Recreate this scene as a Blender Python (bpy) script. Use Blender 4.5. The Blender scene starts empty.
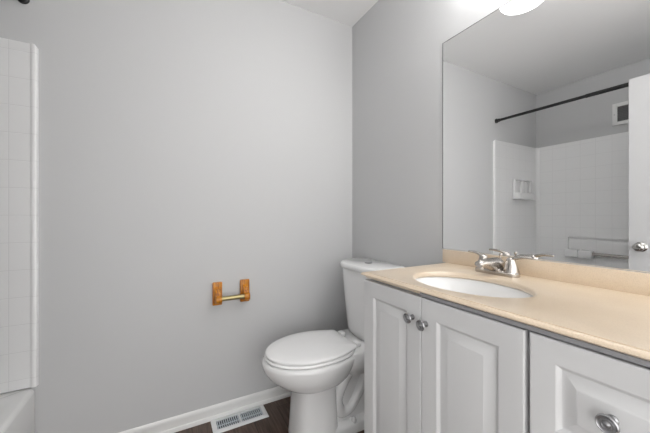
import bpy, bmesh, math, random
from mathutils import Vector, Matrix

random.seed(7)
S = bpy.context.scene
COL = S.collection
PI = math.pi

# ------------------------------------------------------------------ camera
CAM_H = 1.115
cam_d = bpy.data.cameras.new('camera')
cam = bpy.data.objects.new('camera', cam_d)
COL.objects.link(cam)
cam.location = (0.0, 0.0, CAM_H)
cam.rotation_euler = (PI / 2, 0, math.radians(-28.55))
cam_d.sensor_fit = 'HORIZONTAL'
cam_d.sensor_width = 36.0
cam_d.lens = 293.0 / 650.0 * 36.0
cam_d.shift_y = -0.5 / 650.0
cam_d.clip_start = 0.02
S.camera = cam

# ------------------------------------------------------------------ world / exposure
S.view_settings.view_transform = 'Standard'
S.view_settings.look = 'None'
S.view_settings.exposure = 1.0
S.view_settings.gamma = 1.0
S.view_settings.use_curve_mapping = False
world = bpy.data.worlds.new('hallway_fill')  # added even fill from no seen source, entering by the open hallway ends
S.world = world
world.use_nodes = True
bg = world.node_tree.nodes['Background']
bg.inputs['Color'].default_value = (1.0, 0.995, 0.985, 1)
bg.inputs['Strength'].default_value = 1.52
CEILING_LAMP_STRENGTH = 2.0
VANITY_GLOBE_STRENGTH = 19.5

# ------------------------------------------------------------------ room numbers
XW = 1.143          # mirror wall
YB = 1.703          # back wall
XL = -1.264         # wall behind the tub
XS = -1.242         # face of the long surround panel
ZC = 2.433          # ceiling
YF = -2.0          # open hallway end behind the camera


# ================================================================== materials
def new_mat(name):
    m = bpy.data.materials.new(name)
    m.use_nodes = True
    nt = m.node_tree
    p = nt.nodes['Principled BSDF']
    return m, nt, p


def plain(name, col, rough=0.5, metal=0.0, coat=0.0, spec=None, bump=None):
    m, nt, p = new_mat(name)
    p.inputs['Base Color'].default_value = (*col, 1)
    p.inputs['Roughness'].default_value = rough
    p.inputs['Metallic'].default_value = metal
    p.inputs['Coat Weight'].default_value = coat
    p.inputs['Coat Roughness'].default_value = 0.08
    if spec is not None:
        p.inputs['Specular IOR Level'].default_value = spec
    if bump:
        sc, st, dist = bump
        tc = nt.nodes.new('ShaderNodeTexCoord')
        nz = nt.nodes.new('ShaderNodeTexNoise')
        nz.inputs['Scale'].default_value = sc
        nz.inputs['Detail'].default_value = 4
        b = nt.nodes.new('ShaderNodeBump')
        b.inputs['Strength'].default_value = st
        b.inputs['Distance'].default_value = dist
        nt.links.new(tc.outputs['Object'], nz.inputs['Vector'])
        nt.links.new(nz.outputs['Fac'], b.inputs['Height'])
        nt.links.new(b.outputs['Normal'], p.inputs['Normal'])
    return m


def ramp(nt, stops):
    r = nt.nodes.new('ShaderNodeValToRGB')
    e = r.color_ramp.elements
    while len(e) < len(stops):
        e.new(0.5)
    for el, (pos, c) in zip(e, stops):
        el.position = pos
        el.color = (*c, 1)
    return r


def swizzle(nt, order, offset=(0, 0, 0)):
    """object coordinates re-ordered, e.g. 'xz0'"""
    tc = nt.nodes.new('ShaderNodeTexCoord')
    sp = nt.nodes.new('ShaderNodeSeparateXYZ')
    cb = nt.nodes.new('ShaderNodeCombineXYZ')
    nt.links.new(tc.outputs['Object'], sp.inputs[0])
    for i, ch in enumerate(order):
        if ch in 'xyz':
            ad = nt.nodes.new('ShaderNodeMath')
            ad.operation = 'ADD'
            ad.inputs[1].default_value = offset[i]
            nt.links.new(sp.outputs['xyz'.index(ch)], ad.inputs[0])
            nt.links.new(ad.outputs[0], cb.inputs[i])
    return cb


def tile_mat(name, order, offset):
    m, nt, p = new_mat(name)
    v = swizzle(nt, order, offset)
    br = nt.nodes.new('ShaderNodeTexBrick')
    br.offset = 0.0
    br.squash = 1.0
    br.inputs['Scale'].default_value = 1.0
    br.inputs['Brick Width'].default_value = 0.115
    br.inputs['Row Height'].default_value = 0.115
    br.inputs['Mortar Size'].default_value = 0.0016
    br.inputs['Mortar Smooth'].default_value = 0.6
    br.inputs['Color1'].default_value = (.86, .86, .86, 1)
    br.inputs['Color2'].default_value = (.86, .86, .86, 1)
    br.inputs['Mortar'].default_value = (.77, .77, .77, 1)
    nt.links.new(v.outputs[0], br.inputs['Vector'])
    nt.links.new(br.outputs['Color'], p.inputs['Base Color'])
    b = nt.nodes.new('ShaderNodeBump')
    b.invert = True
    b.inputs['Strength'].default_value = 0.35
    b.inputs['Distance'].default_value = 0.0015
    nt.links.new(br.outputs['Fac'], b.inputs['Height'])
    nt.links.new(b.outputs['Normal'], p.inputs['Normal'])
    p.inputs['Roughness'].default_value = 0.28
    return m


def floor_mat():
    m, nt, p = new_mat('dark_wood_plank_vinyl')
    v = swizzle(nt, 'yx0', (0.35, 0.03, 0))
    br = nt.nodes.new('ShaderNodeTexBrick')
    br.offset = 0.37
    br.inputs['Scale'].default_value = 1.0
    br.inputs['Brick Width'].default_value = 1.22
    br.inputs['Row Height'].default_value = 0.15
    br.inputs['Mortar Size'].default_value = 0.0018
    br.inputs['Mortar Smooth'].default_value = 0.3
    br.inputs['Bias'].default_value = 0.0
    br.inputs['Color1'].default_value = (.75, .75, .75, 1)
    br.inputs['Color2'].default_value = (1.2, 1.2, 1.2, 1)
    br.inputs['Mortar'].default_value = (.3, .3, .3, 1)
    nt.links.new(v.outputs[0], br.inputs['Vector'])
    mp = nt.nodes.new('ShaderNodeMapping')
    mp.inputs['Scale'].default_value = (3.0, 45.0, 1.0)
    nt.links.new(v.outputs[0], mp.inputs['Vector'])
    nz = nt.nodes.new('ShaderNodeTexNoise')
    nz.inputs['Scale'].default_value = 1.6
    nz.inputs['Detail'].default_value = 7
    nz.inputs['Roughness'].default_value = 0.65
    nz.inputs['Distortion'].default_value = 0.6
    nt.links.new(mp.outputs[0], nz.inputs['Vector'])
    r = ramp(nt, [(0.30, (.034, .019, .013)), (0.5, (.092, .056, .041)), (0.72, (.18, .118, .088))])
    nt.links.new(nz.outputs['Fac'], r.inputs[0])
    mx = nt.nodes.new('ShaderNodeMix')
    mx.data_type = 'RGBA'
    mx.blend_type = 'MULTIPLY'
    mx.inputs[0].default_value = 1.0
    nt.links.new(r.outputs[0], mx.inputs[6])
    nt.links.new(br.outputs['Color'], mx.inputs[7])
    nt.links.new(mx.outputs[2], p.inputs['Base Color'])
    b = nt.nodes.new('ShaderNodeBump')
    b.inputs['Strength'].default_value = 0.25
    b.inputs['Distance'].default_value = 0.001
    nt.links.new(nz.outputs['Fac'], b.inputs['Height'])
    nt.links.new(b.outputs['Normal'], p.inputs['Normal'])
    p.inputs['Roughness'].default_value = 0.42
    return m


def stone_mat():
    m, nt, p = new_mat('beige_cultured_marble')
    tc = nt.nodes.new('ShaderNodeTexCoord')
    nz = nt.nodes.new('ShaderNodeTexNoise')
    nz.inputs['Scale'].default_value = 9
    nz.inputs['Detail'].default_value = 5
    nz2 = nt.nodes.new('ShaderNodeTexNoise')
    nz2.inputs['Scale'].default_value = 420
    nz2.inputs['Detail'].default_value = 2
    nt.links.new(tc.outputs['Object'], nz.inputs['Vector'])
    nt.links.new(tc.outputs['Object'], nz2.inputs['Vector'])
    r1 = ramp(nt, [(0.3, (.715, .575, .42)), (0.7, (.77, .635, .48))])
    nt.links.new(nz.outputs['Fac'], r1.inputs[0])
    r2 = ramp(nt, [(0.35, (.86, .84, .82)), (0.5, (1, 1, 1)), (0.68, (1.0, 1.0, 1.0))])
    nt.links.new(nz2.outputs['Fac'], r2.inputs[0])
    mx = nt.nodes.new('ShaderNodeMix')
    mx.data_type = 'RGBA'
    mx.blend_type = 'MULTIPLY'
    mx.inputs[0].default_value = 0.7
    nt.links.new(r1.outputs[0], mx.inputs[6])
    nt.links.new(r2.outputs[0], mx.inputs[7])
    nt.links.new(mx.outputs[2], p.inputs['Base Color'])
    p.inputs['Roughness'].default_value = 0.35
    p.inputs['Coat Weight'].default_value = 1.0
    p.inputs['Coat IOR'].default_value = 1.75
    p.inputs['Coat Roughness'].default_value = 0.3
    return m


def oak_mat():
    m, nt, p = new_mat('golden_oak')
    tc = nt.nodes.new('ShaderNodeTexCoord')
    mp = nt.nodes.new('ShaderNodeMapping')
    mp.inputs['Scale'].default_value = (70, 60, 6)
    nz = nt.nodes.new('ShaderNodeTexNoise')
    nz.inputs['Scale'].default_value = 2.0
    nz.inputs['Detail'].default_value = 5
    nt.links.new(tc.outputs['Object'], mp.inputs['Vector'])
    nt.links.new(mp.outputs[0], nz.inputs['Vector'])
    r = ramp(nt, [(0.33, (.26, .070, .001)), (0.5, (.52, .185, .003)), (0.7, (.68, .28, .008))])
    nt.links.new(nz.outputs['Fac'], r.inputs[0])
    nt.links.new(r.outputs[0], p.inputs['Base Color'])
    p.inputs['Roughness'].default_value = 0.4
    p.inputs['Coat Weight'].default_value = 0.08
    return m


def emit_mat(name, col, strength):
    m, nt, p = new_mat(name)
    p.inputs['Base Color'].default_value = (.9, .9, .9, 1)
    p.inputs['Emission Color'].default_value = (*col, 1)
    p.inputs['Emission Strength'].default_value = strength
    p.inputs['Roughness'].default_value = 0.4
    return m


M_WALL = plain('light_grey_wall_paint', (.555, .557, .561), 0.62, bump=(220, .06, .002))
M_CEIL = plain('white_ceiling_paint', (.88, .88, .88), 0.8, bump=(160, .1, .002))
M_TRIM = plain('white_trim_paint', (.80, .80, .79), 0.35)
M_CAB = plain('white_cabinet_thermofoil', (.705, .707, .71), 0.38)
M_CABIN = plain('cabinet_frame_gap_shade', (.40, .40, .41), 0.5)  # white carcass coloured grey: shade in the gaps between fronts is painted in
M_STRIP = plain('grey_strip', (.36, .36, .375), 0.4, 0.3)  # plain grey band between worktop edge and fronts
M_DOOR = plain('white_door_paint', (.60, .60, .605), 0.42)
M_PORC = plain('white_porcelain', (.82, .82, .82), 0.12, coat=0.4)
M_SEAT = plain('white_seat_plastic', (.88, .88, .88), 0.2)
M_TUB = plain('white_tub_enamel', (.78, .78, .775), 0.18, coat=0.3)
M_SURR = plain('white_surround_acrylic', (.80, .80, .80), 0.25)
M_TILE_B = tile_mat('embossed_tile_acrylic_end', 'xz0', (0.046, -0.042, 0))
M_TILE_S = tile_mat('embossed_tile_acrylic_side', 'yz0', (0.0, -0.042, 0))
M_FLOOR = floor_mat()
M_STONE = stone_mat()
M_SINK = plain('white_basin_china', (.86, .86, .86), 0.1, coat=0.4)
M_CHROME = plain('warm_brushed_nickel', (.52, .49, .46), 0.27, 1.0)
M_NICKEL = plain('satin_nickel', (.50, .49, .47), 0.25, 1.0)
M_PEWTER = plain('dark_pewter', (.40, .40, .41), 0.36, 1.0)
M_BUTTON = plain('dark_grey_button', (.16, .16, .165), 0.3)
M_BLACK = plain('black_metal', (.006, .006, .0065), 0.45)
M_DARK = plain('duct_shade', (.02, .026, .034), 0.8)  # near-black colour standing for shade below the register
M_GRILLE = plain('grey_grille', (.17, .17, .175), 0.6)
M_BRASS = plain('brass', (.40, .335, .17), 0.3, 1.0)
M_OAK = oak_mat()
M_MIRROR = plain('silvered_glass', (.97, .975, .975), 0.0, 1.0)
M_EDGE = plain('mirror_edge', (.08, .085, .085), 0.35)
M_REG = plain('white_register_enamel', (.80, .81, .82), 0.35)
M_REGS = plain('register_slat_enamel', (.62, .68, .73), 0.35)
M_LAMP = emit_mat('lit_opal_glass', (1.0, .995, .985), CEILING_LAMP_STRENGTH)
M_GLOBE = emit_mat('lit_frosted_globe', (1.0, .995, .985), VANITY_GLOBE_STRENGTH)


# ================================================================== mesh helpers
def B():
    return bmesh.new()


def box(bm, lo, hi, bev=0.0, seg=2):
    t = bmesh.new()
    bmesh.ops.create_cube(t, size=1.0)
    for v in t.verts:
        v.co = Vector([lo[i] + (v.co[i] + .5) * (hi[i] - lo[i]) for i in range(3)])
    if bev > 0:
        bmesh.ops.bevel(t, geom=list(t.edges), offset=bev, segments=seg, profile=0.5, affect='EDGES')
    merge(bm, t)


def merge(bm, t, mat=None):
    if mat is not None:
        bmesh.ops.transform(t, matrix=mat, verts=t.verts)
    tmp = bpy.data.meshes.new('tmp')
    t.to_mesh(tmp)
    t.free()
    bm.from_mesh(tmp)
    bpy.data.meshes.remove(tmp)


def loft(bm, rings, cap0=True, cap1=True, closed=True):
    vs = [[bm.verts.new(p) for p in r] for r in rings]
    n = len(vs[0])
    for a, b in zip(vs, vs[1:]):
        for i in range(n if closed else n - 1):
            j = (i + 1) % n
            bm.faces.new((a[i], a[j], b[j], b[i]))
    if cap0:
        bm.faces.new(list(reversed(vs[0])))
    if cap1:
        bm.faces.new(vs[-1])
    return vs


def lathe(bm, prof, origin, axis, n=28):
    """prof: list of (radius, distance along axis)"""
    ax = Vector(axis).normalized()
    u = ax.orthogonal().normalized()
    w = ax.cross(u)
    o = Vector(origin)
    rings = []
    for r, d in prof:
        r = max(r, 1e-4)
        rings.append([o + ax * d + (u * math.cos(2 * PI * i / n) + w * math.sin(2 * PI * i / n)) * r for i in range(n)])
    loft(bm, rings)


def spline(pts, sub=6):
    P = [Vector(p) for p in pts]
    out = []
    for i in range(len(P) - 1):
        p0 = P[i - 1] if i > 0 else P[i] * 2 - P[i + 1]
        p1, p2 = P[i], P[i + 1]
        p3 = P[i + 2] if i + 2 < len(P) else P[i + 1] * 2 - P[i]
        for k in range(sub):
            t = k / sub
            out.append(0.5 * ((2 * p1) + (p2 - p0) * t + (2 * p0 - 5 * p1 + 4 * p2 - p3) * t * t
                              + (3 * p1 - p0 - 3 * p2 + p3) * t ** 3))
    out.append(P[-1])
    return out


def tube(bm, pts, radii, n=14, up=(0, 0, 1), flat=1.0, sub=6):
    """radii: one value or one per control point; flat scales the section along the side direction"""
    path = spline(pts, sub) if sub > 1 else [Vector(p) for p in pts]
    m = len(path)
    if not isinstance(radii, (list, tuple)):
        radii = [radii] * len(pts)
    rr = []
    for i in range(m):
        f = i / (m - 1) * (len(radii) - 1)
        k = min(int(f), len(radii) - 2)
        rr.append(radii[k] + (radii[k + 1] - radii[k]) * (f - k))
    rings = []
    upv = Vector(up)
    for i, p in enumerate(path):
        d = (path[min(i + 1, m - 1)] - path[max(i - 1, 0)]).normalized()
        side = d.cross(upv)
        if side.length < 1e-4:
            side = d.orthogonal()
        side.normalize()
        nn = side.cross(d).normalized()
        rings.append([p + (side * flat * math.cos(2 * PI * k / n) + nn * math.sin(2 * PI * k / n)) * rr[i] for k in range(n)])
    loft(bm, rings)


def prism(bm, poly, lo, hi, axis, bev=0.0):
    """poly in the two remaining axes, extruded lo..hi along axis"""
    t = bmesh.new()
    o = [i for i in range(3) if i != axis]

    def pt(a, d):
        c = [0, 0, 0]
        c[o[0]], c[o[1]], c[axis] = a[0], a[1], d
        return c
    loft(t, [[pt(a, lo) for a in poly], [pt(a, hi) for a in poly]])
    if bev > 0:
        bmesh.ops.bevel(t, geom=list(t.edges), offset=bev, segments=2, profile=0.5, affect='EDGES', clamp_overlap=True)
    merge(bm, t)


def rrect(x0, x1, y0, y1, r, z, k=6):
    out = []
    for cx, cy, a0 in ((x1 - r, y1 - r, 0), (x0 + r, y1 - r, 90), (x0 + r, y0 + r, 180), (x1 - r, y0 + r, 270)):
        for i in range(k + 1):
            a = math.radians(a0 + 90 * i / k)
            out.append((cx + r * math.cos(a), cy + r * math.sin(a), z))
    return out


ROOT = {}


def finish(name, bm, mat, angle):
    bmesh.ops.remove_doubles(bm, verts=bm.verts, dist=1e-6)
    bmesh.ops.recalc_face_normals(bm, faces=bm.faces)
    me = bpy.data.meshes.new(name)
    bm.to_mesh(me)
    bm.free()
    me.materials.append(mat)
    for p in me.polygons:
        p.use_smooth = True
    me.set_sharp_from_angle(angle=math.radians(angle))
    return me


def obj(name, bm, mat, parent=None, angle=35, label=None, kind=None):
    off = Vector(ROOT[parent.name]) if parent else Vector((0, 0, 0))
    if not parent and kind != 'structure':
        xs = [v.co for v in bm.verts]
        off = Vector(((min(c.x for c in xs) + max(c.x for c in xs)) / 2,
                      (min(c.y for c in xs) + max(c.y for c in xs)) / 2, min(c.z for c in xs)))
    bmesh.ops.translate(bm, verts=bm.verts, vec=-off)
    o = bpy.data.objects.new(name, finish(name, bm, mat, angle))
    COL.objects.link(o)
    if parent:
        o.parent = parent
        ROOT[o.name] = ROOT[parent.name]
    else:
        o.location = off
        ROOT[o.name] = tuple(off)
    if label:
        o['label'] = label
    if kind:
        o['kind'] = kind
    return o


def thing(name, loc, label, cat, group=None, kind=None):
    o = bpy.data.objects.new(name, None)
    COL.objects.link(o)
    o.location = loc
    o.empty_display_size = 0.1
    ROOT[o.name] = tuple(loc)
    if label:
        o['label'] = label
        o['category'] = cat
    if group:
        o['group'] = group
    if kind:
        o['kind'] = kind
    return o


def tag(o, label, cat, group=None):
    o['label'] = label
    o['category'] = cat
    if group:
        o['group'] = group
    return o


def struct(name, bm, mat, label=None, cat=None, angle=35):
    o = obj(name, bm, mat, None, angle, kind='structure')
    if label:
        tag(o, label, cat)
    return o


# ================================================================== the room
bm = B(); box(bm, (XL - .1, YF, -.08), (XW + .9, YB + .1, 0))
struct('floor', bm, M_FLOOR, 'dark brown wood plank floor under the toilet and vanity', 'floor')
bm = B(); box(bm, (XL - .1, YF, ZC), (XW + .9, YB + .1, ZC + .08))
struct('ceiling', bm, M_CEIL, 'plain white painted ceiling above the grey walls', 'ceiling')
bm = B(); box(bm, (XL - .1, YB, 0), (XW + .1, YB + .1, ZC))
struct('wall_back', bm, M_WALL, 'wide light grey wall behind the toilet and paper holder', 'wall')
bm = B(); box(bm, (XW, -.40, 0), (XW + .1, YB, ZC))
struct('wall_right', bm, M_WALL, 'light grey wall that carries the mirror above the vanity', 'wall')
bm = B(); box(bm, (XL - .1, -.12, 0), (XL, YB, ZC))
struct('wall_left', bm, M_WALL, 'light grey wall on the long side of the tub, seen in the mirror', 'wall')
bm = B(); box(bm, (XL, -.12, 0), (-.475, -.002, ZC)); box(bm, (-.575, -.45, 0), (-.475, -.12, ZC))  # second box: unseen hall wall, added to hold back light from the left
struct('wall_front', bm, M_WALL, 'short grey wall at the near end of the tub carrying the door', 'wall')

PROF = [(0, 0), (-.0085, 0), (-.0085, .020), (-.0075, .0225), (-.0055, .024), (-.0055, .054), (-.0065, .058), (-.0060, .066), (-.0040, .077), (-.002, .079), (0, .079)]
bm = B(); prism(bm, [(YB + a, z) for a, z in PROF], -.488, XW, 0)
struct('baseboard_back', bm, M_TRIM, 'white baseboard along the back wall beside the floor register', 'baseboard')
bm = B(); prism(bm, [(XW + a, z) for a, z in PROF], .915, YB - .014, 1)
struct('baseboard_right', bm, M_TRIM, 'white baseboard behind the toilet on the mirror wall', 'baseboard')

# ------------------------------------------------------------------ door seen in the mirror
d = thing('door_1', (-.4475, .005, 0), 'white flush door standing open against the tub, seen in the mirror', 'door', kind='structure')
bm = B(); box(bm, (-.465, .005, .012), (-.43, .749, 2.025), .002, 1)
obj('door_slab', bm, M_DOOR, d)
for sx, x0 in ((1, -.43), (-1, -.465)):
    bm = B()
    lathe(bm, [(.0001, 0), (.032, 0), (.032, .004), (.027, .009), (.013, .012), (.0115, .026), (.015, .031), (.0245, .036),
               (.0275, .045), (.0265, .054), (.021, .060), (.012, .0625), (.0105, .0605), (.0001, .0605)], (x0, .690, .915), (sx, 0, 0))
    obj('door_knob', bm, M_NICKEL, d, label='satin nickel round door knob')
for hz in (.25, 1.05, 1.8):
    bm = B(); lathe(bm, [(.0001, 0), (.006, 0), (.006, .09), (.0001, .09)], (-.424, .003, hz), (0, 0, 1), 12)
    obj('hinge', bm, M_NICKEL, d)

# ================================================================== bathtub and surround
TX0, TX1, TY0, TY1, TZ = XS + .002, -.490, .004, YB - .003, .380
bm = B()


def tr(i, z, r):
    return rrect(TX0 + min(i, .03), TX1 - i, TY0 + min(i, .03), TY1 - min(i, .03), r, z)


rings = [tr(0.004, .0, .012), tr(0.004, .05, .012), tr(0.0, .06, .012), tr(0.0, TZ - .018, .012)]
for k in range(1, 7):
    a = k / 6 * PI / 2
    rr_ = .018
    ins = rr_ * (1 - math.cos(a))
    rings.append(rrect(TX0, TX1 - ins, TY0, TY1, .012, TZ - rr_ + rr_ * math.sin(a)))
for ins, z, r in ((.075, TZ, .09), (.083, TZ - .004, .10), (.092, TZ - .02, .11), (.115, .20, .12), (.14, .10, .12), (.18, .07, .12)):
    rings.append(rrect(TX0 + ins * .75, TX1 - ins, TY0 + ins, TY1 - ins, r, z))
loft(bm, rings)
tub = thing('bathtub', (-.866, .85, 0), 'white alcove bathtub with rounded apron edge under the tile surround', 'bathtub')
obj('tub_shell', bm, M_TUB, tub, 40)
bm = B(); lathe(bm, [(.0001, 0), (.036, 0), (.034, .006), (.012, .009), (.0001, .009)], (-.866, TY0 + .133, .27), (0, 1, -.2))
obj('overflow_plate', bm, M_CHROME, tub)
bm = B(); lathe(bm, [(.0001, 0), (.03, 0), (.028, .004), (.0001, .003)], (-.88, .42, .0705), (0, 0, 1))
obj('drain', bm, M_CHROME, tub)

sur = thing('tub_surround', (-.87, .85, .386), 'white embossed tile tub surround with soap shelves and towel bar', 'tub surround')
Z0, Z1 = .388, 1.847
YP = YB - .012
# far end panel with a soft rounded vertical bead at its open edge
poly = [(XS, YB - .0005), (-.482, YB - .0005), (-.482, YB - .010), (-.4845, YB - .0165), (-.489, YB - .019), (-.495, YB - .019), (-.5005, YB - .0165),
        (-.504, YB - .013), (-.506, YP), (XS, YP)]
bm = B(); prism(bm, poly, Z0, Z1, 2)
for v in bm.verts:                                   # soften the top outer corner
    if v.co.z > Z1 - .001 and v.co.x > -.49:
        v.co.z -= .012 * min(1, (v.co.x + .49) / .008)
obj('end_panel', bm, M_TILE_B, sur)
# near end panel
bm = B(); prism(bm, [(XS, -.0015), (-.49, -.0015), (-.49, .009), (-.497, .012), (XS, .012)], Z0, Z1, 2)
obj('end_panel', bm, M_TILE_B, sur)
# long panel with the shallow recess over the towel bar
bm = B()
RY0, RY1, RZ0, RZ1 = .33, 1.408, .755, .907
XPb = XL + .0005
box(bm, (XPb, .012, Z0), (XS, YP, RZ0))
box(bm, (XPb, .012, RZ1), (XS, YP, Z1))
box(bm, (XPb, .012, RZ0), (XS, RY0, RZ1))
box(bm, (XPb, RY1, RZ0), (XS, YP, RZ1))
box(bm, (XPb, RY0, RZ0), (XPb + .006, RY1, RZ1))
obj('side_panel', bm, M_TILE_S, sur)
# coved inside corner strip
bm = B()
cv = [(XS, YP)] + [(XS + .03 - .03 * math.sin(a * PI / 12), YP - .03 + .03 * math.cos(a * PI / 12)) for a in range(0, 7)]
cv = [(XS, YP), (XS + .03, YP)] + [(XS + .03 - .03 * math.sin(a * PI / 12), YP - .03 + .03 * math.cos(a * PI / 12)) for a in range(1, 6)] + [(XS, YP - .03)]
cv = [(XS, YP), (XS + .028, YP), (XS + .016, YP - .006), (XS + .006, YP - .016), (XS, YP - .028)]
prism(bm, cv, Z0, Z1, 2)
obj('corner_cove', bm, M_SURR, sur, 80)

# moulded soap shelf on the end panel
SX0, SX1, SZ0, SZ1 = -1.095, -.785, 1.285, 1.485
bm = B()
box(bm, (SX0, YP - .030, SZ1 - .012), (SX1, YP, SZ1), .004)
box(bm, (SX0, YP - .030, SZ0 + .03), (SX0 + .014, YP, SZ1), .004)
box(bm, (SX1 - .014, YP - .030, SZ0 + .03), (SX1, YP, SZ1), .004)
prism(bm, [(SX0 + .138, SZ1 - .01), (SX0 + .166, SZ1 - .01), (SX0 + .182, SZ0 + .06), (SX0 + .122, SZ0 + .06)], YP - .028, YP, 1, .004)
for cx in (SX0 + .012, SX0 + .165):                      # curved niche backs
    pl = [(cx + t * .0105, YP - .022 * math.sin(PI * t / 12) * .5 - .0005) for t in range(0, 13)]
    prism(bm, pl, SZ0 + .06, SZ1 - .02, 2)
# deep shelf tray with rounded front
tp = [(SX0 - .004, YP), (SX0 - .004, YP - .05), (SX0 + .02, YP - .066), (SX1 - .02, YP - .066), (SX1 + .004, YP - .05), (SX1 + .004, YP)]
prism(bm, tp, SZ0, SZ0 + .065, 2, .008)
obj('soap_shelf', bm, M_SURR, sur, 40, label='moulded double soap shelf')

# soap block and towel bar below the recess on the long panel
bm = B()
box(bm, (XS - .002, 1.305, .715), (XS + .075, 1.412, .792), .012, 3)
box(bm, (XS - .002, 1.200, .715), (XS + .075, 1.303, .792), .012, 3)
obj('soap_block', bm, M_SURR, sur, 40)
bm = B()
box(bm, (XS - .002, .34, .715), (XS + .075, .44, .792), .012, 3)
obj('soap_block', bm, M_SURR, sur, 40)
bm = B(); tube(bm, [(XS + .045, 1.203, .760), (XS + .045, .437, .760)], .0155, 16, sub=1)
obj('towel_bar', bm, M_CHROME, sur, label='chrome towel bar')

# ================================================================== shower rod, wall fan
rod = thing('shower_rod', (-.53, .85, 2.035), 'black tension shower rod spanning above the tub, seen in the mirror', 'shower rod')
bm = B(); tube(bm, [(-.53, YB - .008, 2.035), (-.53, 1.0, 2.028)], .0122, 16, sub=1)
obj('inner_tube', bm, M_BLACK, rod)
bm = B(); tube(bm, [(-.53, 1.01, 2.028), (-.53, .006, 2.014)], .0145, 16, sub=1)
obj('outer_tube', bm, M_BLACK, rod)
for y, dy, z in ((YB - .0005, -1, 2.035), (-.0015, 1, 2.014)):
    bm = B(); lathe(bm, [(.0001, 0), (.021, 0), (.021, .012), (.0155, .016), (.0155, .034), (.0001, .034)], (-.53, y, z), (0, dy, 0), 20)
    obj('end_cap', bm, M_BLACK, rod)

fan = thing('wall_vent', (XL, .985, 1.93), 'white framed square wall vent with dark grille above the tub, seen in the mirror', 'vent')
FY0, FY1, FZ0, FZ1 = .885, 1.081, 1.925, 2.118
bm = B()
box(bm, (XL, FY0, FZ0), (XL + .016, FY0 + .032, FZ1), .002)
box(bm, (XL, FY1 - .032, FZ0), (XL + .016, FY1, FZ1), .002)
box(bm, (XL, FY0 + .03, FZ0), (XL + .016, FY1 - .03, FZ0 + .030), .002)
box(bm, (XL, FY0 + .03, FZ1 - .030), (XL + .016, FY1 - .03, FZ1), .002)
obj('frame', bm, M_TRIM, fan)
bm = B()
box(bm, (XL + .0005, FY0 + .03, FZ0 + .03), (XL + .003, FY1 - .03, FZ1 - .03))
for k in range(9):
    z = FZ0 + .036 + k * .0145
    prism(bm, [(XL + .002, z), (XL + .012, z - .005), (XL + .012, z - .003), (XL + .002, z + .002)], FY0 + .03, FY1 - .03, 1)
obj('grille', bm, M_GRILLE, fan)
bm = B(); lathe(bm, [(.0001, 0), (.004, 0), (.003, .002), (.0001, .002)], (XL + .016, FY1 - .014, 2.02), (1, 0, 0), 12)
obj('screw', bm, M_PEWTER, fan)

# ================================================================== lights of the room
LX, LY = .42, .965
lamp = thing('ceiling_light', (LX, LY, ZC), 'round white flush ceiling light glowing at the top of the mirror', 'ceiling light')
bm = B(); lathe(bm, [(.0001, 0), (.128, 0), (.128, .016), (.119, .020), (.0001, .020)], (LX, LY, ZC), (0, 0, -1), 48)
obj('base_ring', bm, M_TRIM, lamp)
bm = B(); lathe(bm, [(.119, .018), (.120, .030), (.118, .042), (.112, .050), (.09, .0545), (.05, .057), (.0001, .058)], (LX, LY, ZC), (0, 0, -1), 48)
obj('glass_dome', bm, M_LAMP, lamp, 60)

VY, VZ = .46, 2.18
van = thing('vanity_light', (XW, VY, VZ - .06), 'three globe nickel vanity light on the wall above the mirror', 'wall light')
bm = B(); box(bm, (XW - .025, VY - .30, VZ - .055), (XW, VY + .30, VZ + .055), .006)
obj('back_plate', bm, M_NICKEL, van)
for k in (-1, 0, 1):
    y = VY + k * .2
    bm = B(); lathe(bm, [(.0001, 0), (.03, 0), (.03, .01), (.018, .016), (.018, .035), (.0001, .035)], (XW - .024, y, VZ), (-1, 0, 0), 20)
    so = obj('socket', bm, M_NICKEL, van)
    bm = B()
    R = .052
    lathe(bm, [(R * math.sin(PI * t / 14), R - R * math.cos(PI * t / 14)) for t in range(15)], (XW - .058, y, VZ), (-1, 0, 0), 24)
    obj('globe', bm, M_GLOBE, van, 60)

# ================================================================== mirror
mir = thing('wall_mirror', (XW, .42, .962), 'large frameless wall mirror above the vanity backsplash', 'mirror')
MY0, MY1, MZ0, MZ1 = -.02, .942, .963, 1.923
bm = B(); box(bm, (XW - .0022, MY0 + .0012, MZ0), (XW - .0005, MY1 - .0012, MZ1 - .0012))
obj('mirror_glass', bm, M_MIRROR, mir)
bm = B()
box(bm, (XW - .0028, MY1 - .0012, MZ0), (XW - .0005, MY1 + .0012, MZ1 + .0012))
box(bm, (XW - .0028, MY0, MZ1 - .0012), (XW - .0005, MY1, MZ1 + .0012))
obj('mirror_edge', bm, M_EDGE, mir)

# ================================================================== vanity cabinet
CX = .665          # front of doors
CB = .684          # front of carcass
CY0, CY1 = .055, .911
CZ1 = .8815
cab = thing('vanity_cabinet', (.9, .48, 0), 'white raised panel vanity cabinet with pewter knobs beside the toilet', 'cabinet')
bm = B()
for ya, yb in ((CY1 - .016, CY1), (CY0, CY0 + .016)):
    sp_ = B(); box(sp_, (CB, ya, 0), (XW - .002, yb, CZ1), .001, 1)
    obj('side_panel', sp_, M_CAB, cab)
box(bm, (CB, CY0 + .016, .10), (XW - .002, CY1 - .016, .116))
box(bm, (XW - .012, CY0 + .016, .116), (XW - .003, CY1 - .016, CZ1 - .01))
box(bm, (CB + .055, CY0 + .016, 0), (CB + .07, CY1 - .016, .10))
box(bm, (CB, CY0 + .016, .8), (CB + .018, CY1 - .016, CZ1))
box(bm, (CB, CY0 + .016, .116), (CB + .018, CY1 - .016, .15))
box(bm, (CB, .31, .15), (CB + .018, .362, .8))
box(bm, (CB, .30, .116), (XW - .012, .316, CZ1))
obj('body', bm, M_CABIN, cab)


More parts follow.
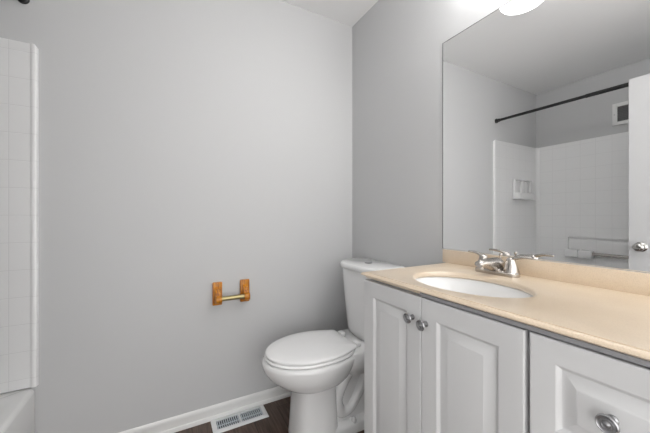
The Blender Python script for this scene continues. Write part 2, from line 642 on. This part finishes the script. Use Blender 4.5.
bm = B(); box(bm, (.6610, CY0 + .003, .8785), (.6675, .628, .8885), .0012, 1); box(bm, (.6670, CY0 + .003, .8785), (CB + .002, .628, .8810))
obj('top_strip', bm, M_STRIP, cab, label='grey strip under the worktop')


def panel_front(bm, y0, y1, z0, z1, st, field):
    """slab with a routed raised panel on its -x face"""
    x = CX

    def rect(i, dx):
        return [(x + dx, y0 + i, z0 + i), (x + dx, y1 - i, z0 + i), (x + dx, y1 - i, z1 - i), (x + dx, y0 + i, z1 - i)]
    R = [rect(0, .0185), rect(0, .003), rect(.001, .001), rect(.003, 0), rect(st, 0), rect(st + .0015, .0006), rect(st + .0050, .0042),
         rect(st + .0090, .0075), rect(st + .0115, .0080), rect(st + .0135, .0076), rect(st + field - .002, .0016), rect(st + field, .0005), rect(st + field + .003, .0002)]
    loft(bm, R)


def knob(y, z, parent):
    bm = B()
    lathe(bm, [(.0001, 0), (.0085, 0), (.0085, .002), (.0055, .004), (.0045, .016), (.0060, .0195), (.0140, .0205), (.0158, .0222),
               (.0156, .0245), (.0138, .0258), (.0122, .0245), (.0098, .0242), (.0090, .0262), (.0070, .0262), (.0060, .0244), (.0042, .0248), (.0025, .0268), (.0001, .0270)],
          (CX, y, z), (-1, 0, 0), 32)
    return obj('knob', bm, M_PEWTER, parent, 50, label='dark pewter ringed knob')


for y0, y1, ky, kz in ((.6285, .911, .660, .806), (.342, .6265, .608, .801)):
    bm = B(); panel_front(bm, y0, y1, .118, .8735, .054, .036)
    dd = obj('door', bm, M_CAB, cab, 25)
    knob(ky, kz, dd)
for z0, z1 in ((.650, .8735), (.392, .644), (.118, .386)):
    bm = B(); panel_front(bm, .073, .333, z0, z1, .046, .034)
    dr = obj('drawer', bm, M_CAB, cab, 25)
    knob(.203, (z0 + z1) / 2 + (.008 if z0 > .6 else 0), dr)

# ================================================================== countertop with backsplash
CTX0, CTX1, CTY0, CTY1 = .655, XW - .001, .045, .918
SCX, SCY, SA, SB = .850, .607, .138, .186
angs = [2 * PI * k / 72 for k in range(72)]
for cx_, cy_ in ((CTX0, CTY0), (CTX0, CTY1), (CTX1, CTY0), (CTX1, CTY1)):
    a = math.atan2(cy_ - SCY, cx_ - SCX) % (2 * PI)
    k = min(range(len(angs)), key=lambda i: abs(angs[i] - a))
    angs[k] = a


def ell(s, z):
    return [(SCX + (SA + s) * math.cos(a), SCY + (SB + s) * math.sin(a), z) for a in angs]


def rec(i, z):
    out = []
    x0, x1, y0, y1 = CTX0 + i, CTX1, CTY0 + i, CTY1 - i
    for a in angs:
        c, s = math.cos(a), math.sin(a)
        ts = []
        if c > 1e-9: ts.append((CTX1 - SCX) / c)
        if c < -1e-9: ts.append((CTX0 - SCX) / c)
        if s > 1e-9: ts.append((CTY1 - SCY) / s)
        if s < -1e-9: ts.append((CTY0 - SCY) / s)
        t = min(ts)
        px, py = SCX + c * t, SCY + s * t
        out.append((min(max(px, x0), x1), min(max(py, y0), y1), z))
    return out


ct = thing('vanity_countertop', (.9, .48, .8825), 'beige stone vanity countertop with oval sink cutout on white cabinet', 'countertop')
bm = B()
T = .903
vs = loft(bm, [ell(.004, T - .0205), ell(.0, T - .016), ell(.0, T - .006), ell(.002, T - .002), ell(.006, T), rec(.0135, T), rec(.0125, T - .0022),
               rec(.0105, T - .0022), rec(.007, T - .0016), rec(.003, T - .0040), rec(.001, T - .0075), rec(0, T - .0095), rec(.001, T - .0112), rec(.003, T - .0125),
               rec(.013, T - .0130), rec(.0135, T - .0205), ell(.004, T - .0205)], False, False)
obj('worktop', bm, M_STONE, ct, 40)
bm = B(); box(bm, (XW - .020, CTY0, T - .001), (XW - .0008, CTY1 + .012, .9615), .002, 2)
obj('backsplash', bm, M_STONE, ct)

# ================================================================== sink
snk = thing('sink_basin', (SCX, SCY, .74), 'white oval undermount sink basin set in the beige countertop', 'sink')
bm = B()
rg = [ell(.016, .8815), ell(.005, .8815), ell(.003, .879)]
for f, z in ((.985, .858), (.95, .835), (.88, .805), (.77, .778), (.60, .758), (.40, .748), (.18, .744)):
    rg.append([(SCX + SA * f * math.cos(a), SCY + SB * f * math.sin(a), z) for a in angs])
for f, z in ((.18, .738), (.42, .741), (.63, .751), (.80, .771), (.92, .800), (.99, .832), (1.03, .858)):
    rg.append([(SCX + SA * f * math.cos(a), SCY + SB * f * math.sin(a), z) for a in angs])
rg.append(ell(.016, .8755))
rg.append(ell(.016, .8815))
loft(bm, rg, False, False)
obj('bowl', bm, M_SINK, snk, 60)
bm = B(); lathe(bm, [(.0001, 0), (.024, 0), (.026, .006), (.022, .009), (.017, .007), (.016, .010), (.0001, .011)], (SCX, SCY, .7385), (0, 0, 1), 24)
obj('drain', bm, M_CHROME, snk)

# ================================================================== faucet
FX, FY = 1.066, .643
fau = thing('bathroom_faucet', (FX, FY, T), 'brushed nickel two handle faucet behind the oval sink', 'faucet')
bm = B()


def stad(s, z):
    out = []
    for k in range(32):
        a = 2 * PI * k / 32
        c, sn = math.cos(a), math.sin(a)
        out.append((FX + (.027 - s) * c, FY + math.copysign(.052, sn) * (1 if abs(sn) > 1e-6 else 0) + (.027 - s) * sn, z))
    return out


loft(bm, [stad(.001, T), stad(0, T + .002), stad(0, T + .012), stad(.003, T + .016), stad(.008, T + .018)])
obj('base_plate', bm, M_CHROME, fau)
# spout: wedge body that leans out over the basin
bm = B()
rings = []
for (x, z, w, h) in ((FX + .022, T + .028, .018, .014), (FX + .018, T + .030, .024, .020), (FX, T + .033, .0245, .026), (FX - .020, T + .037, .0225, .024), (FX - .045, T + .0405, .0200, .0200),
                     (FX - .070, T + .0435, .0180, .0160), (FX - .092, T + .0450, .0165, .0135), (FX - .106, T + .0445, .014, .0105), (FX - .111, T + .0440, .008, .0055)):
    rings.append([(x + h * .35 * math.sin(2 * PI * k / 20), FY + w * math.cos(2 * PI * k / 20), z + h * math.sin(2 * PI * k / 20)) for k in range(20)])
loft(bm, rings)
lathe(bm, [(.026, 0), (.0255, .010), (.0235, .026), (.0001, .028)], (FX, FY, T + .010), (0, 0, 1), 24)
lathe(bm, [(.0001, 0), (.011, 0), (.011, .014), (.0001, .014)], (FX - .092, FY, T + .026), (0, 0, 1), 16)
obj('spout', bm, M_CHROME, fau, 50)
bm = B()
tube(bm, [(FX + .026, FY, T + .014), (FX + .026, FY, T + .066)], .0028, 10, sub=1, up=(1, 0, 0))
lathe(bm, [(.0001, 0), (.004, .001), (.0065, .006), (.005, .011), (.0001, .013)], (FX + .026, FY, T + .062), (0, 0, 1), 16)
obj('lift_rod', bm, M_CHROME, fau, 60)
for s in (-1, 1):
    y = FY + s * .051
    bm = B()
    lathe(bm, [(.0255, 0), (.025, .006), (.021, .018), (.0160, .032), (.0140, .040), (.0140, .044), (.0115, .049), (.006, .052), (.0001, .0525)], (FX, y, T + .014), (0, 0, 1), 28)
    hd = obj('handle', bm, M_CHROME, fau, 60)
    bm = B()
    tube(bm, [(FX, y, T + .058), (FX + .002, y + s * .018, T + .066), (FX + .004, y + s * .040, T + .070), (FX + .006, y + s * .066, T + .070)],
         [.0080, .0060, .0048, .0036], 14, flat=1.35)
    obj('lever', bm, M_CHROME, hd, 60)

# ================================================================== toilet
TYC = 1.358
toi = thing('toilet', (.75, TYC, 0), 'white two piece toilet with closed lid between vanity and back wall', 'toilet')


def egg(xf, xb, hw, z, xm=None, ef=2.0, eb=2.0, n=56, yc=TYC):
    """plan outline: front half and back half are (super)ellipses meeting at xm"""
    if xm is None:
        xm = xf + (xb - xf) * .5
    out = []
    for k in range(n):
        a = 2 * PI * k / n
        c, s = math.cos(a), math.sin(a)
        e = ef if c < 0 else eb
        rx = (xm - xf) if c < 0 else (xb - xm)
        out.append((xm + math.copysign(abs(c) ** (2 / e), c) * rx, yc + math.copysign(abs(s) ** (2 / e), s) * hw, z))
    return out


bm = B()
rings = [egg(.550, .778, .113, 0, .66, 2.8, 5), egg(.548, .778, .114, .012, .66, 2.8, 5), egg(.552, .774, .110, .04, .66, 2.8, 5), egg(.560, .768, .106, .16, .66, 2.8, 5),
         egg(.565, .766, .105, .264, .66, 2.8, 4.5), egg(.560, .772, .108, .270, .66, 2.6, 4), egg(.536, .800, .122, .276, .66, 2.4, 3), egg(.502, .825, .140, .289, .66, 2.2, 2.7),
         egg(.464, .850, .158, .313, .66, 2.1, 2.6), egg(.431, .868, .172, .343, .66, 2.05, 2.5), egg(.411, .882, .182, .374, .665, 2.0, 2.5), egg(.405, .888, .186, .398, .665, 2.0, 2.5),
         egg(.406, .888, .186, .411, .665, 2.0, 2.5), egg(.414, .88, .180, .4185, .665, 2.0, 2.5), egg(.44, .86, .158, .421, .665, 2.0, 2.5)]
loft(bm, rings)
# rear deck that carries the tank
dk = [(.80, .150, .300), (.80, .150, .40), ]
rings = []
for ins, z in ((.03, .300), (.01, .335), (.0, .365), (.0, .418), (.004, .425), (.012, .428)):
    rings.append(rrect(.80 + ins, 1.120 - ins, TYC - .150 + ins, TYC + .150 - ins, .04, z))
loft(bm, rings)
# rear leg and foot flange
rings = []
for x0, x1, h, z, r in ((.70, 1.085, .112, 0, .05), (.70, 1.085, .112, .035, .05), (.705, 1.08, .105, .05, .05), (.73, 1.07, .075, .062, .05), (.74, 1.065, .060, .10, .045), (.74, 1.07, .055, .31, .04)):
    rings.append(rrect(x0, x1, TYC - h, TYC + h, r, z))
loft(bm, rings)
bowl = obj('bowl', bm, M_PORC, toi, 45)
# trapway relief along both sides of the base
bm = B()
tube(bm, [(.905, TYC, .375), (.865, TYC, .330), (.800, TYC, .245), (.772, TYC, .165), (.800, TYC, .100), (.860, TYC, .105), (.915, TYC, .175), (.965, TYC, .245), (1.02, TYC, .215), (1.04, TYC, .10), (1.04, TYC, .03)],
     [.045, .05, .05, .048, .045, .043, .043, .045, .045, .045, .045], 20, up=(0, 1, 0), flat=1.0, sub=5)
for v in bm.verts:
    v.co.y = TYC + (v.co.y - TYC) * 1.95
obj('trapway', bm, M_PORC, toi, 60)
for s in (-1, 1):
    bm = B(); lathe(bm, [(.0001, 0), (.016, 0), (.0155, .010), (.012, .019), (.006, .024), (.0001, .025)], (.858, TYC + s * .092, .048), (0, 0, 1), 20)
    obj('bolt_cap', bm, M_PORC, toi, 60)

# seat and lid
def lid_ring(i, z, xf=.420, xb=.864, hw=.177, hb=.128, xm=.665):
    pts = []
    for k in range(33):                                # front half ellipse, +y side to -y side
        a = PI / 2 + PI * k / 32
        pts.append((xm + (xm - xf - i) * math.cos(a), TYC + (hw - i) * math.sin(a), z))
    side = []
    for k in range(1, 13):
        t = k / 13
        side.append((xm + (xb - .02 - xm) * t, hw - i - (hw - hb) * t ** 2.0))
    r = .02
    for k in range(0, 6):
        a = PI / 2 * (1 - k / 5)
        side.append((xb - r - i * .6 + r * math.cos(a), hb - r * .9 - i + r * math.sin(a)))
    pts += [(x, TYC - y, z) for x, y in side]
    pts += [(x, TYC + y, z) for x, y in reversed(side)]
    return pts



SE = dict(xm=.655, ef=2.0, eb=2.7)
bm = B()
loft(bm, [egg(.424, .872, .170, .4215, **SE), egg(.419, .876, .176, .4235, **SE), egg(.416, .878, .179, .430, **SE), egg(.419, .876, .176, .436, **SE), egg(.425, .87, .170, .4375, **SE)])
obj('seat', bm, M_SEAT, toi, 50)
bm = B()
rg = [lid_ring(.008, .4395), lid_ring(.002, .4410), lid_ring(0, .4465), lid_ring(.003, .4520), lid_ring(.012, .4555)]
for f, z in ((.75, .4590), (.45, .4615), (.15, .4625)):
    rg.append([(.645 + (p[0] - .645) * f, TYC + (p[1] - TYC) * f, z) for p in lid_ring(.012, 0)])
loft(bm, rg)
obj('lid', bm, M_SEAT, toi, 50)
for s in (-1, 1):
    bm = B(); box(bm, (.872, TYC + s * .075 - .022, .4275), (.905, TYC + s * .075 + .022, .452), .007, 3)
    obj('hinge', bm, M_SEAT, toi, 50)

# tank, tank lid, button
TE = dict(ef=2.9, eb=7.0)
bm = B()
loft(bm, [egg(.955, 1.118, .150, .4285, xm=1.06, **TE), egg(.945, 1.122, .160, .436, xm=1.06, **TE), egg(.938, 1.124, .166, .47, xm=1.06, **TE), egg(.922, 1.128, .182, .64, xm=1.06, **TE), egg(.910, 1.130, .194, .805, xm=1.06, **TE),
          egg(.915, 1.128, .190, .812, xm=1.06, **TE)])
obj('tank', bm, M_PORC, toi, 45)
bm = B()
loft(bm, [egg(.908, 1.130, .196, .8125, xm=1.06, **TE), egg(.900, 1.132, .203, .8150, xm=1.06, **TE), egg(.897, 1.133, .206, .822, xm=1.06, **TE), egg(.897, 1.133, .206, .834, xm=1.06, **TE),
          egg(.901, 1.132, .202, .842, xm=1.06, **TE), egg(.912, 1.128, .192, .846, xm=1.06, **TE)])
obj('tank_lid', bm, M_PORC, toi, 45)
bm = B(); lathe(bm, [(.0001, 0), (.022, 0), (.022, .003), (.020, .005), (.0001, .005)], (1.022, TYC, .8455), (0, 0, 1), 28)
bt = obj('flush_button', bm, M_BUTTON, toi, label='round grey dual flush button')

# ================================================================== toilet paper holder
tph = thing('toilet_paper_holder', (.33, YB, .68), 'empty golden oak toilet paper holder with brass bar on grey wall', 'toilet paper holder')
for x0, x1 in ((.224, .274), (.372, .424)):
    xc = (x0 + x1) / 2
    bm = B(); box(bm, (x0, YB - .018, .627), (x1, YB - .0003, .752), .004, 2)
    mb = obj('wood_mount', bm, M_OAK, tph)
    bm = B()
    pf = [(YB - .017, .728), (YB - .030, .716), (YB - .048, .694)]
    for k in range(0, 9):
        a = math.radians(60 + k * 30)
        pf.append((YB - .060 + .021 * math.cos(a), .668 + .021 * math.sin(a)))
    pf += [(YB - .030, .642), (YB - .017, .634)]
    prism(bm, pf, xc - .0145, xc + .0145, 0, .002)
    obj('wood_arm', bm, M_OAK, mb)
bm = B()
tube(bm, [(.262, YB - .060, .670), (.392, YB - .060, .670)], .0125, 18, sub=1)
obj('brass_bar', bm, M_BRASS, tph, label='polished brass roller bar')

# ================================================================== floor register
RX0, RX1, RYA, RYB_, RT = .214, .505, 1.578, 1.694, .008
reg = thing('floor_register', ((RX0 + RX1) / 2, 1.619, 0), 'white louvered metal floor register beside the back baseboard', 'floor register')
bm = B()
ix0, ix1, iy0, iy1 = RX0 + .024, RX1 - .024, RYA + .022, RYB_ - .022
xm = (ix0 + ix1) / 2


def frect(x0, x1, y0, y1, z):
    return [(x0, y0, z), (x1, y0, z), (x1, y1, z), (x0, y1, z)]


loft(bm, [frect(RX0, RX1, RYA, RYB_, .0003), frect(RX0, RX1, RYA, RYB_, .002), frect(RX0 + .006, RX1 - .006, RYA + .006, RYB_ - .006, .006), frect(RX0 + .012, RX1 - .012, RYA + .012, RYB_ - .012, RT),
          frect(ix0, ix1, iy0, iy1, RT), frect(ix0, ix1, iy0, iy1, .0012)], True, True)
box(bm, (xm - .005, iy0, .0012), (xm + .005, iy1, RT))
obj('frame', bm, M_REG, reg, 25)
bm = B(); box(bm, (ix0 + .0005, iy0 + .0005, .0014), (xm - .0055, iy1 - .0005, .0018)); box(bm, (xm + .0055, iy0 + .0005, .0014), (ix1 - .0005, iy1 - .0005, .0018))  # dark sheets painted as the shade down the duct; the floor has no hole
obj('duct_shade_sheet', bm, M_DARK, reg)
for a, b_ in ((ix0, xm - .005), (xm + .005, ix1)):
    bm = B()
    n = 11
    w = (b_ - a) / n
    for k in range(n):
        x = a + w * (k + .5)
        prism(bm, [(x - w * .22, .0030), (x - w * .10, .0026), (x + w * .24, .0068), (x + w * .10, .0074)], iy0, iy1, 1)
    box(bm, (a, iy0 * .6 + iy1 * .4 - .0012, .002), (b_, iy0 * .6 + iy1 * .4 + .0012, .0070))
    obj('louvers', bm, M_REGS, reg, 25)
bm = B(); box(bm, (ix1 - .010, iy0 + .015, .004), (ix1 - .004, iy0 + .04, .012), .001)
obj('damper_lever', bm, M_REGS, reg)
